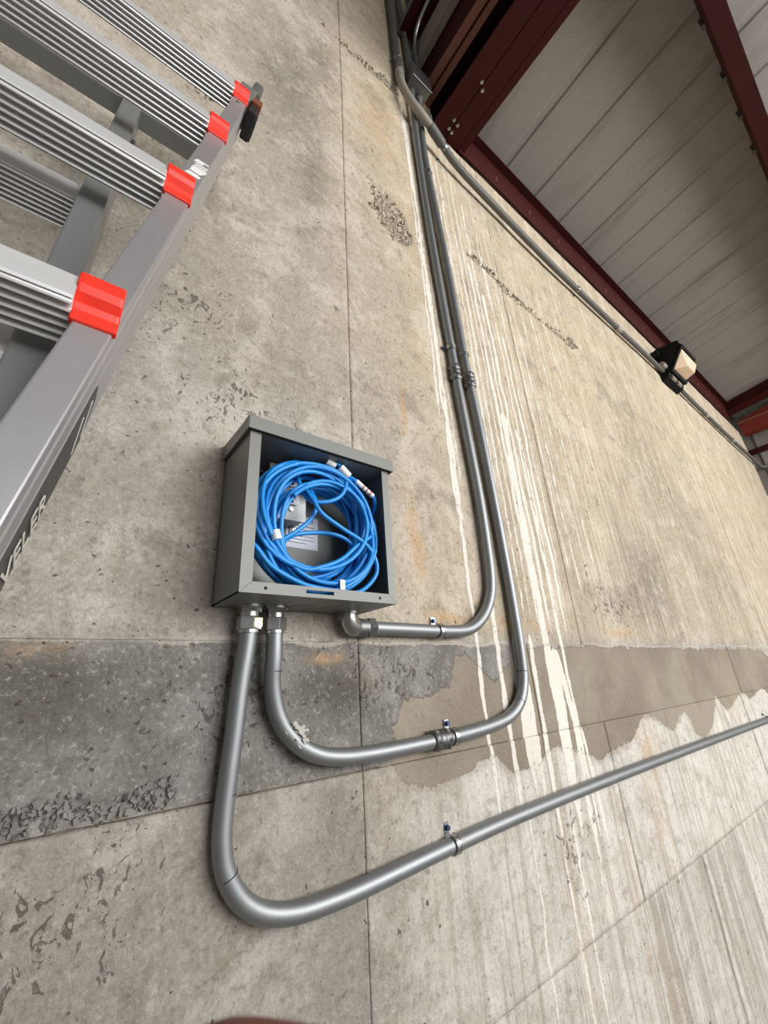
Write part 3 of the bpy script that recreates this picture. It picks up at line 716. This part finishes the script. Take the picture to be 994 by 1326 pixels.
def coupling(root, p, d, L=.05, mat='emt_dull'):
    p, d = Vector(p), Vector(d).normalized()
    mb = MB()
    prof = [(-.5, .0172), (-.42, .0205), (-.25, .0205), (-.2, .0185), (-.06, .0185), (0, .0205), (.06, .0185), (.2, .0185), (.25, .0205), (.42, .0205), (.5, .0172)]
    pts = [p+d*(a*L) for a, _ in prof]
    mb.ring_tube(pts, [q for _, q in prof], 18)
    for i in (-.33, .33): hexnut(mb, p+d*(L*(i-.085)), p+d*(L*(i+.085)), .0222)
    return mb.build('coupling', M[mat], root)
# 1: longest run, lower
q1 = [(.271,-.032,.125),(.271,-.030,.08),(.266,-.026,.02),(.262,-.022,-.06),(.258,-.020,-.123),(.256,-.019,-.165),(.2565,-.019,-.200),(.262,-.019,-.230),(.276,-.019,-.258),(.298,-.019,-.283),(.330,-.019,-.302),(.375,-.019,-.3135),(.43,-.019,-.317),(.516,-.019,-.316),(.728,-.019,-.306),(1.027,-.019,-.298),(1.707,-.019,-.294),(3.134,-.019,-.295),(5.5,-.019,-.295)]
k1 = conduit('steel_conduit', 'galvanised conduit from the box corner bending into the long lowest run', q1); connector(k1, .271, -.032, bz0, True)
for p, dd in (((.2575,-.019,-.142),(0,0,1)), ((.268,-.019,-.243),(.4,0,-.9))):
    d_ = Vector(dd).normalized()*.0008
    MB().cyl(Vector(p)-d_, Vector(p)+d_, PR+.0003, 20).build('pen_mark', M['ink'], k1)
q2 = [(.318,-.032,.128),(.320,-.030,.055),(.322,-.024,.010),(.333,-.020,-.033),(.354,-.019,-.068),(.390,-.019,-.098),(.442,-.019,-.116),(.527,-.019,-.122),(.689,-.019,-.120),(.786,-.019,-.116),(.88,-.019,-.109),(.955,-.019,-.096),(1.005,-.019,-.070),(1.035,-.019,-.030),(1.049,-.019,.028),(1.054,-.019,.175),(1.052,-.019,.387),(1.038,-.019,.773),(1.026,-.019,.95),(1.016,-.019,1.12),(1.000,-.019,1.609),(.982,-.019,1.936),(.968,-.019,2.25),(.970,-.026,2.55),(.972,-.032,2.74)]
k2 = conduit('steel_conduit', 'galvanised conduit looping under the box then rising right of its twin', q2); connector(k2, .318, -.032, bz0, False)
coupling(k2, (.712,-.019,-.119), (1, 0, .01)); coupling(k2, (1.0245,-.019,.985), (-.03, 0, 1), .062)
for p, dd in (((1.0465,-.019,.010),(.1,0,1)), ((1.012,-.019,-.064),(.7,0,.6)), ((.321,-.027,.03),(0,0,1))):
    d_ = Vector(dd).normalized()*.0008
    MB().cyl(Vector(p)-d_, Vector(p)+d_, PR+.0003, 20).build('pen_mark', M['ink'], k2)
mb = MB()
for i in range(15):
    a = rng.uniform(0, 1); c_ = Vector((.350+.032*a, -.026, -.062-.030*a))
    mb.obox(c_+Vector((rng.uniform(-.011, .011), rng.uniform(-.010, -.004), rng.uniform(-.011, .011))), (rng.uniform(.004, .012), 0, rng.uniform(-.006, .004)), (0, -.0012, 0), (rng.uniform(-.004, .002), 0, rng.uniform(.003, .008)))
M['tape'] = simple('torn_grey_tape', srgb(176, 174, 166), .8, 0, .25, 200)
mb.build('torn_tape', M['tape'], k2)
q3 = [(.545,-.019,.1105),(.62,-.019,.110),(.721,-.019,.109),(.80,-.019,.110),(.850,-.019,.116),(.890,-.019,.134),(.925,-.019,.163),(.951,-.019,.200),(.967,-.019,.245),(.975,-.019,.328),(.976,-.019,.527),(.964,-.019,.747),(.953,-.019,.95),(.948,-.019,1.12),(.939,-.019,1.34),(.927,-.019,1.747),(.922,-.019,2.132),(.923,-.026,2.5),(.925,-.032,2.74)]
k3 = conduit('steel_conduit', 'galvanised conduit from the box elbow turning up left of its twin', q3)
coupling(k3, (.9515,-.019,.985), (-.03, 0, 1), .062)
el = MB(); ez = [(.478, -.030, bz0-.004), (.478, -.030, bz0-.012), (.480, -.028, bz0-.020), (.486, -.025, bz0-.026), (.495, -.022, bz0-.0295), (.505, -.019, bz0-.0298)]
el.ring_tube(ez, [.0165, .0170, .0180, .0185, .0185, .0180], 20)
el.build('elbow', M['zinc'], k3)
MB().cyl((.478, -.030, bz0-.005), (.478, -.030, bz0), .0215, 24).build('locknut', M['zinc'], k3)
MB().cyl((.503, -.019, .1103), (.530, -.019, .1104), .0190, 20).build('connector_body', M['emt_dull'], k3)
mb = MB(); hexnut(mb, (.528, -.019, .1104), (.546, -.019, .1105), .0220); mb.build('compression_nut', M['emt_dull'], k3, .001, 2)

# upper stubs above the junction box
k4 = conduit('steel_conduit', 'short conduit leaving the top of the junction box toward the roof', [(.945,-.032,2.86),(.945,-.030,3.1),(.944,-.022,3.4),(.942,-.02,3.9),(.942,-.02,4.69)], 4)
k5 = conduit('steel_conduit', 'thin shiny conduit curving out from the junction box past the framed panel', [(.980,-.045,2.86),(.980,-.050,3.05),(.975,-.060,3.2),(.965,-.10,3.28),(.962,-.18,3.33),(.965,-.40,3.40)], 5, 'zinc', .011)
k6 = conduit('steel_conduit', 'dark conduit at the wall corner behind the framed panel', [(1.045,-.02,3.30),(1.045,-.02,4.69)], 2, 'emt_dull')
jb = empty('junction_box', 'square grey junction box where the twin conduits meet under the roof', 'electrical box')
MB().box(.892, 1.012, -.085, -.001, 2.735, 2.862).build('body', M['emt_dull'], jb, .003, 2)
MB().box(.888, 1.016, -.089, -.085, 2.731, 2.866).build('cover', M['emt_dull'], jb, .0015, 1)
for x_ in (.925, .972): MB().cyl((x_, -.032, 2.722), (x_, -.032, 2.735), .019, 18).build('locknut', M['zinc'], jb)

# pvc conduit along the wall top
qp = [(.858,-.030,4.69),(.858,-.030,3.605),(.853,-.030,3.068),(.852,-.032,2.80),(.853,-.036,2.70),(.860,-.046,2.615),(.884,-.058,2.53),(.93,-.066,2.475),(.985,-.066,2.445),(1.06,-.056,2.42),(1.245,-.043,2.375),(1.914,-.034,2.328),(2.355,-.032,2.318),(2.9,-.030,2.316),(3.69,-.030,2.31),(4.35,-.030,2.265),(5.24,-.030,2.235),(6.19,-.030,2.232),(6.50,-.030,2.222),(6.60,-.036,2.220),(6.65,-.07,2.220),(6.66,-.14,2.220),(6.66,-.5,2.220),(6.66,-3.0,2.220)]
k7 = conduit('plastic_conduit', 'grey plastic conduit coming down the corner and along the wall top', qp, 6, 'pvc', .0175)
qb = catmull([(.852,-.032,2.80),(.853,-.036,2.70),(.860,-.046,2.615),(.884,-.058,2.53),(.93,-.066,2.475),(.985,-.066,2.445)], 6)
MB().ring_tube(qb, .0192, 18).build('elbow', M['pvc_lt'], k7)
MB().cyl((.852,-.032,2.805), (.852,-.0345,2.745), .0225, 18).build('coupling', M['pvc_lt'], k7)
MB().cyl((.985,-.066,2.445), (1.07,-.055,2.417), .0225, 18).build('coupling', M['pvc'], k7)
for x_, z_, y_ in ((2.9, 2.316, -.03), (4.7, 2.252, -.03), (5.5, 2.233, -.03)): MB().cyl((x_-.03, y_, z_), (x_+.03, y_, z_), .0205, 16).build('coupling', M['pvc_lt'], k7)

# straps
def strap(label, p, d, side, r=PR, mat='zinc'):
    """one-hole strap: band round the conduit, ear flat on the wall, screw"""
    s_ = empty('pipe_strap', label, 'strap', 'one-hole conduit straps')
    p, d = Vector(p), Vector(d).normalized(); out = Vector((0, -1, 0)); sd = Vector(side); sd = (sd-d*sd.dot(d)).normalized()
    arc = [p+(sd*math.cos(a)+out*math.sin(a))*(r+.0012) for a in np.linspace(-.2, math.pi+.2, 15)]
    mb = MB(); w = d*.007
    for i in range(14):
        a, b = arc[i], arc[i+1]; na, nb = (a-p).normalized()*.0016, (b-p).normalized()*.0016
        mb.hexa([a-w, b-w, b-w+nb, a-w+na, a+w, b+w, b+w+nb, a+w+na])
    for i in (-1, 1): mb.ring_tube([q+(q-p).normalized()*.0014+w*i*.85 for q in arc], .0013, 6)
    mb.build('band', M[mat], s_)
    e0 = Vector((p.x, -.0035, p.z))+sd*(r-.001)
    MB().obox(e0-w, w*2, sd*.021, (0, .0025, 0)).build('ear', M[mat], s_, .0005, 1)
    c_ = e0+sd*.012
    sc_ = MB(); sc_.cyl(c_, c_+Vector((0, -.003, 0)), 0.0055, 16); sc_.ring_tube([c_+Vector((0, -.003, 0)), c_+Vector((0, -.008, 0))], .0045, 6, True, False); sc_.build('screw', M['screw'], s_)
    return s_
M['screw'] = simple('blue_tinted_masonry_screw', srgb(70, 92, 128), .3, .8, .1)
strap('zinc strap clamping the short horizontal conduit right of the box', (.741,-.019,.109), (1, 0, 0), (0, 0, 1))
strap('zinc strap next to the coupling on the middle horizontal conduit', (.752,-.019,-.1175), (1, 0, .03), (0, 0, 1))
strap('zinc strap on the lowest long conduit below the box', (.722,-.019,-.306), (1, 0, .03), (0, 0, 1))
strap('strap on the left of the twin vertical conduits above its coupling', (.9485,-.019,1.095), (-.03, 0, 1), (-1, 0, 0))
strap('strap on the right of the twin vertical conduits above its coupling', (1.0175,-.019,1.10), (-.03, 0, 1), (-1, 0, 0))
strap('far strap on the lowest conduit at the right edge of the frame', (3.12,-.019,-.295), (1, 0, 0), (0, 0, 1))
strap('strap on the right twin conduit just below the plastic conduit', (.972,-.021,2.14), (-.03, 0, 1), (1, 0, 0))
strap('strap hanging on the plastic conduit beside its dark coupling', (1.088,-.052,2.412), (1, 0, -.2), (0, 0, -1), .0175)
strap('strap midway along the plastic conduit under the ledger', (2.32,-.032,2.319), (1, 0, 0), (0, 0, -1), .0175)
strap('strap on the vertical plastic conduit near the top edge', (.853,-.031,2.92), (0, 0, 1), (-1, 0, 0), .0175)
strap('small strap on the conduit above the junction box', (.944,-.022,3.38), (0, 0, 1), (-1, 0, 0))
strap('far strap on the plastic conduit past the wall lamp', (5.05,-.030,2.241), (1, 0, 0), (0, 0, 1), .0175)

# ------------------------------------------------------------------ wall lamp
wl = empty('wall_lamp', 'black wall lamp with warm prismatic glass facing down', 'lamp')
lx0, lx1 = 3.70, 4.02
# housing: top sticks out far, the face slopes back towards the wall
side = [(0, 2.22), (.055, 2.235), (.075, 2.28), (.205, 2.47), (.195, 2.52), (.04, 2.545), (0, 2.53)]
MB().extrude(side, (lx0, 0, 0), (0, -1, 0), (0, 0, 1), (lx1-lx0, 0, 0)).build('housing', M['black'], wl, .006, 2)
fn = Vector((0, -.825, -.565))                       # outward normal of the sloping door
u_ = Vector((0, -.565, .825)); o_ = Vector((lx0, -.075, 2.28))
mb = MB(); L_ = .230; Wd = lx1-lx0
for (a, b, c_, d_) in ((0, Wd, 0, .022), (0, Wd, L_-.022, L_), (0, .024, .022, L_-.022), (Wd-.024, Wd, .022, L_-.022)):
    mb.obox(o_+Vector((a, 0, 0))+u_*c_, (b-a, 0, 0), u_*(d_-c_), fn*.018)
mb.build('door_frame', M['black'], wl, .002, 1)
def gp(a, b, h): return o_+Vector((Wd*a, 0, 0))+u_*(L_*b)+fn*h
gv = [gp(.08,.10,.004), gp(.92,.10,.004), gp(.92,.90,.004), gp(.08,.90,.004), gp(.26,.32,.085), gp(.74,.32,.085), gp(.74,.62,.075), gp(.26,.62,.075)]
MB().hexa([gv[0], gv[1], gv[2], gv[3], gv[4], gv[5], gv[6], gv[7]]).build('glass_lens', M['lampglass'], wl, .006, 2)
for x_ in (3.755, 3.875): MB().box(x_, x_+.080, -.072, -.055, 2.236, 2.268).build('sensor_window', M['pvc_lt'], wl)
MB().box(lx0-.05, lx0+.02, -.05, -.001, 2.44, 2.50).build('mounting_lug', M['black'], wl, .004, 2)
MB().cyl((lx0-.07, -.055, 2.335), (lx0+.03, -.055, 2.335), .021, 16).build('cable_entry', M['pvc_lt'], wl)

# ------------------------------------------------------------------ ladder
Y0 = -D
A = Vector((.042, .067, .294)); RB = Vector((-.005, .334+Y0, .277))
nn = Vector((0, -.975, .2222)); tl = Vector((0, .2222, .975)); ex = Vector((1, 0, 0))
XC = -.285
def rail(k, sgn=1):
    p = RB+A*k; 
    if k < -.72: p.x = RB.x+A.x*-.72
    if sgn < 0: p.x = 2*XC-p.x
    return p
lad = empty('folding_ladder', 'aluminium multi-position ladder with red rung caps leaning on the wall', 'ladder')
RW, RD = .027, .085
KB = (-1.5-.277)/.294
def rail_mesh(sgn):
    mb = MB(); ks = [KB, -.72, 3.20]
    # cross-section (x across, depth) with a groove line on the outer side
    cs = [(0, 0), (0, .012), (-.0015, .014), (-.0015, .018), (0, .020), (0, .036), (-.0012, .0375), (-.0012, .0395), (0, .041), (0, RD), (-RW, RD), (-RW, 0)]
    n = len(cs); vs = []
    for k in ks:
        p = rail(k, sgn)
        for a, d_ in cs: vs.append(p+Vector((a*sgn, 0, 0))-nn*d_)
    fs = []
    for i in range(len(ks)-1):
        for j in range(n):
            j2 = (j+1) % n; f = (i*n+j, i*n+j2, (i+1)*n+j2, (i+1)*n+j)
            fs.append(f if sgn < 0 else tuple(reversed(f)))
    fs.append(tuple(range(n)) if sgn > 0 else tuple(reversed(range(n)))); fs.append(tuple(i+2*n for i in (reversed(range(n)) if sgn > 0 else range(n))))
    return mb.add(vs, fs).build('outer_rail', M['alu'], lad, .0016, 2)
ro = rail_mesh(1); rail_mesh(-1)
# outer rungs: ribbed tread turned towards the viewer, plain front above it
def rung_profile(depth, h, ribs, front):
    """2-D profile (n towards viewer, t up the ladder); rounded ribs under the tread"""
    pr = [(-depth, h), (-depth, .006)]
    a, b = Vector((-depth, .006)), Vector((front, .009))
    for i in range(ribs):
        pr.append((a.lerp(b, (i+.03)/ribs).x, .0125))
        for f in (.12, .24, .40, .56, .68):
            q = a.lerp(b, (i+f)/ribs); pr.append((q.x, q.y-.0028*math.sin(math.pi*(f-.12)/.56+.001)-.0003))
        pr.append((a.lerp(b, (i+.77)/ribs).x, .0125))
    pr += [(front-.001, .008), (front, .011), (front, h-.004), (front-.004, h)]
    return pr
cap_pts = [(-.004, -.002), (.0030, -.002), (.0034, .010), (.006, .016), (.0125, .021), (.0165, .027), (.0172, .040), (.0150, .0445), (-.004, .046)]
KS = [k for k in range(-6, 4) if KB+.2 < k]
for k in KS:
    pr_ = rail(k); pl_ = rail(k, -1); base_o = Vector((pl_.x+RW+.0025, pr_.y, pr_.z))
    MB().extrude(rung_profile(.032, .041, 6, .0135), base_o, nn, tl, (pr_.x-RW-.0025-base_o.x, 0, 0)).build('rung', M['alu_rung'], lad)
    for sgn in (1, -1):
        p = rail(k, sgn)
        o = Vector((p.x-RW-.003 if sgn > 0 else p.x-.0025, p.y, p.z))
        MB().extrude(cap_pts, o, nn, tl, (RW+.0055, 0, 0)).build('rung_cap', M['red'], lad, .0022, 3)
# inner section, set back between the outer rails
IP = Vector((-.072, .42+Y0, .4175)); ID = Vector((-.0055, .175, .638))/.638
IW, IDp = .028, .058
XI = XC
def ir(z, sgn=1):
    p = IP+ID*(z-.4175)
    if sgn < 0: p = Vector((2*XI-p.x-IW, p.y, p.z))
    return p
for sgn in (1, -1):
    a, b = ir(.135, sgn), ir(1.062, sgn)
    mb = MB(); mb.obox(a, (IW, 0, 0), -nn*IDp, b-a); mb.build('inner_rail', M['alu_dark'], lad, .0022, 2)
for zc in (.262, .569):
    a, b = ir(zc-.005, -1), ir(zc-.005, 1)
    o = Vector((a.x+IW-.002, a.y, a.z))-nn*.030
    MB().extrude(rung_profile(.022, .050, 7, .020), o, nn, tl, (b.x-a.x-IW+.004, 0, 0)).build('inner_rung', M['alu_rung'], lad)
# hinge bar across the top of the inner section
a = ir(1.035, -1); 
MB().obox(Vector((rail(2.6, -1).x+.002, a.y, a.z))-nn*.010, (rail(2.6).x-rail(2.6, -1).x-.004, 0, 0), -nn*.034, tl*.030).build('hinge_bar', M['alu_dark'], lad, .003, 2)
MB().obox(ir(.84)+Vector((IW, 0, 0))-nn*.020, (.006, 0, 0), -nn*.008, tl*.055).build('lock_pin', M['zinc'], lad, .002, 2)
# side decal with lettering
tA = A.normalized()
def side_pt(k, d_, lift=.0004): return rail(k)+Vector((lift, 0, 0))-nn*d_
kd0, kd1 = -.70, -.06
dq = [side_pt(kd0, .043), side_pt(kd0, .084), side_pt(kd1-.10, .084), side_pt(kd1, .060), side_pt(kd1, .043)]
th = Vector((.0004, 0, 0))
MB().add(dq+[q+th for q in dq], [(4,3,2,1,0), (5,6,7,8,9)]+[(i, (i+1) % 5, 5+(i+1) % 5, 5+i) for i in range(5)]).build('side_decal', M['decal'], lad)
dec = bpy.data.objects['side_decal']
text_mesh('decal_lettering', 'LEVELER', .036, side_pt(-.738, .0775, .0012), tA, nn, M['decal_txt'], dec, .0002, 1.0, .74)
for k_ in (-.24, -.17):
    q = [side_pt(k_, .076, .0010), side_pt(k_+.012, .076, .0010), side_pt(k_+.07, .050, .0010), side_pt(k_+.058, .050, .0010)]
    MB().add(q+[v+th for v in q], [(3,2,1,0), (4,5,6,7)]+[(i, (i+1) % 4, 4+(i+1) % 4, 4+i) for i in range(4)]).build('decal_slash', M['decal_txt'], dec)
# worn shiny scuff plate and rivet on the rail
M['worn'] = simple('bare_scratched_metal', srgb(232, 230, 226), .6, .1, .1, 300)
mb = MB()
for i in range(9):
    k_ = 1.30+.026*i; p_ = rail(k_)+Vector((-.024+rng.uniform(0, .006), 0, 0))-nn*.0012
    mb.obox(p_, (rng.uniform(.010, .019), 0, 0), tA*rng.uniform(.003, .0085)+Vector((.002, 0, 0)), nn*.0016)
mb.build('worn_patch', M['worn'], ro)
pv = rail(2.90); MB().cyl(pv+Vector((-.015, 0, 0)), pv+Vector((-.015, 0, 0))+nn*.003, .0035, 12).build('rivet', M['zinc'], lad)
# foot at the top end of each rail
for sgn in (1, -1):
    p = rail(3.08, sgn); s_ = sgn
    def fp_(a, d_, u): 
        v = rail(3.08, 1)+Vector((a, 0, 0))-nn*d_+tA*u
        if sgn < 0: v = Vector((2*XC-v.x, v.y, v.z))
        return v
    def fbox(a0, a1, d0, d1, u0, u1, name, mat, bev=.002, par=lad):
        c_ = [fp_(a0, d0, u0), fp_(a1, d0, u0), fp_(a1, d1, u0), fp_(a0, d1, u0), fp_(a0, d0, u1), fp_(a1, d0, u1), fp_(a1, d1, u1), fp_(a0, d1, u1)]
        if sgn > 0: c_ = [c_[i] for i in (0, 1, 2, 3, 4, 5, 6, 7)]
        else: c_ = [c_[i] for i in (1, 0, 3, 2, 5, 4, 7, 6)]
        return MB().hexa(c_).build(name, M[mat], par, bev, 2)
    fbox(-.030, .004, -.002, .060, .034, .135, 'foot_bracket', 'alu_dark')
    ft = fbox(.0045, .024, .004, .062, -.020, .085, 'rubber_foot', 'rubber', .004)
    for i in range(5): fbox(.006, .0265, .016, .060, -.014+.012*i, -.008+.012*i, 'tread_ridge', 'rubber', .001, ft)
    fbox(.006, .0262, -.004, .018, .030, .070, 'foot_latch', 'brown')
    fbox(-.010, .014, .000, .045, .145, .250, 'foot_cap', 'pvc', .008)
    fbox(-.020, .006, .000, .050, .120, .150, 'foot_neck', 'alu_dark')

# ------------------------------------------------------------------ photographer's hand at the lens
def cp(X, Y, dep): return Vector((0, -D, 0))+cr*X+cu*Y+cw*dep
def skin_mesh(name, verts, edges, radii, mat, parent=None, root=0, lv=2):
    me = bpy.data.meshes.new(name); me.from_pydata([tuple(v) for v in verts], edges, []); me.update()
    o = bpy.data.objects.new(name, me); col.objects.link(o)
    md = o.modifiers.new('skin', 'SKIN'); md.use_smooth_shade = True
    sv = me.skin_vertices
    if not len(sv): me.skin_vertices.add() if hasattr(me.skin_vertices, 'add') else None
    for i, r_ in enumerate(radii): me.skin_vertices[0].data[i].radius = (r_, r_)
    me.skin_vertices[0].data[root].use_root = True
    o.modifiers.new('sub', 'SUBSURF').levels = lv
    bpy.context.view_layer.update()
    m2 = bpy.data.meshes.new_from_object(o.evaluated_get(bpy.context.evaluated_depsgraph_get()))
    bpy.data.objects.remove(o)
    m2.polygons.foreach_set('use_smooth', [True]*len(m2.polygons))
    m2.materials.clear(); m2.materials.append(mat)
    o = bpy.data.objects.new(name, m2); col.objects.link(o)
    if parent: o.parent = parent
    return o
M['skin'] = simple('skin', srgb(118, 62, 48), .5, 0, .08, 40)  # backlit shade of the finger put into the skin tone
M['sleeve'] = simple('dark_sleeve_cloth', srgb(48, 50, 58), .9, 0, .1, 60)
hand = empty('person', "photographer's bare hand, only a blurred fingertip peeking over the bottom edge", 'person')
V_ = []; E_ = []; R_ = []
def addv(p, r_, link=None):
    V_.append(p); R_.append(r_); i = len(V_)-1
    if link is not None: E_.append((link, i))
    return i
wr = addv(cp(.120, -.150, -.030), .024)
pm = addv(cp(.098, -.112, -.002), .026, wr)
fa = addv(cp(.150, -.215, -.075), .029, wr); addv(cp(.190, -.300, -.130), .036, fa)
kn = [((.072, -.086, .022), .0125), ((.078, -.101, .026), .0125), ((.086, -.116, .026), .012), ((.094, -.130, .022), .011)]
tips = [[(.046, -.0710, .034), (.016, -.0612, .036), (-.0225, -.0526, .035)],
        [(.048, -.095, .040), (.014, -.091, .042), (-.010, -.088, .036)],
        [(.056, -.112, .040), (.026, -.110, .042), (.004, -.107, .036)],
        [(.066, -.128, .034), (.042, -.127, .036), (.026, -.125, .032)]]
for (kp, kr), tp in zip(kn, tips):
    i = addv(cp(*kp), kr, pm)
    for q, rr_ in zip(tp, (.0098, .0090, .0082)): i = addv(cp(*q), rr_ if kr > .0115 else rr_*.88, i)
i = addv(cp(.088, -.088, -.030), .0135, pm); i = addv(cp(.066, -.068, -.040), .0110, i); addv(cp(.044, -.056, -.038), .0095, i)
skin_mesh('hand', V_, E_, R_, M['skin'], hand, wr)
skin_mesh('sleeve', [cp(.158, -.232, -.086), cp(.195, -.312, -.138), cp(.23, -.40, -.20)], [(0, 1), (1, 2)], [.040, .046, .050], M['sleeve'], hand, 0)
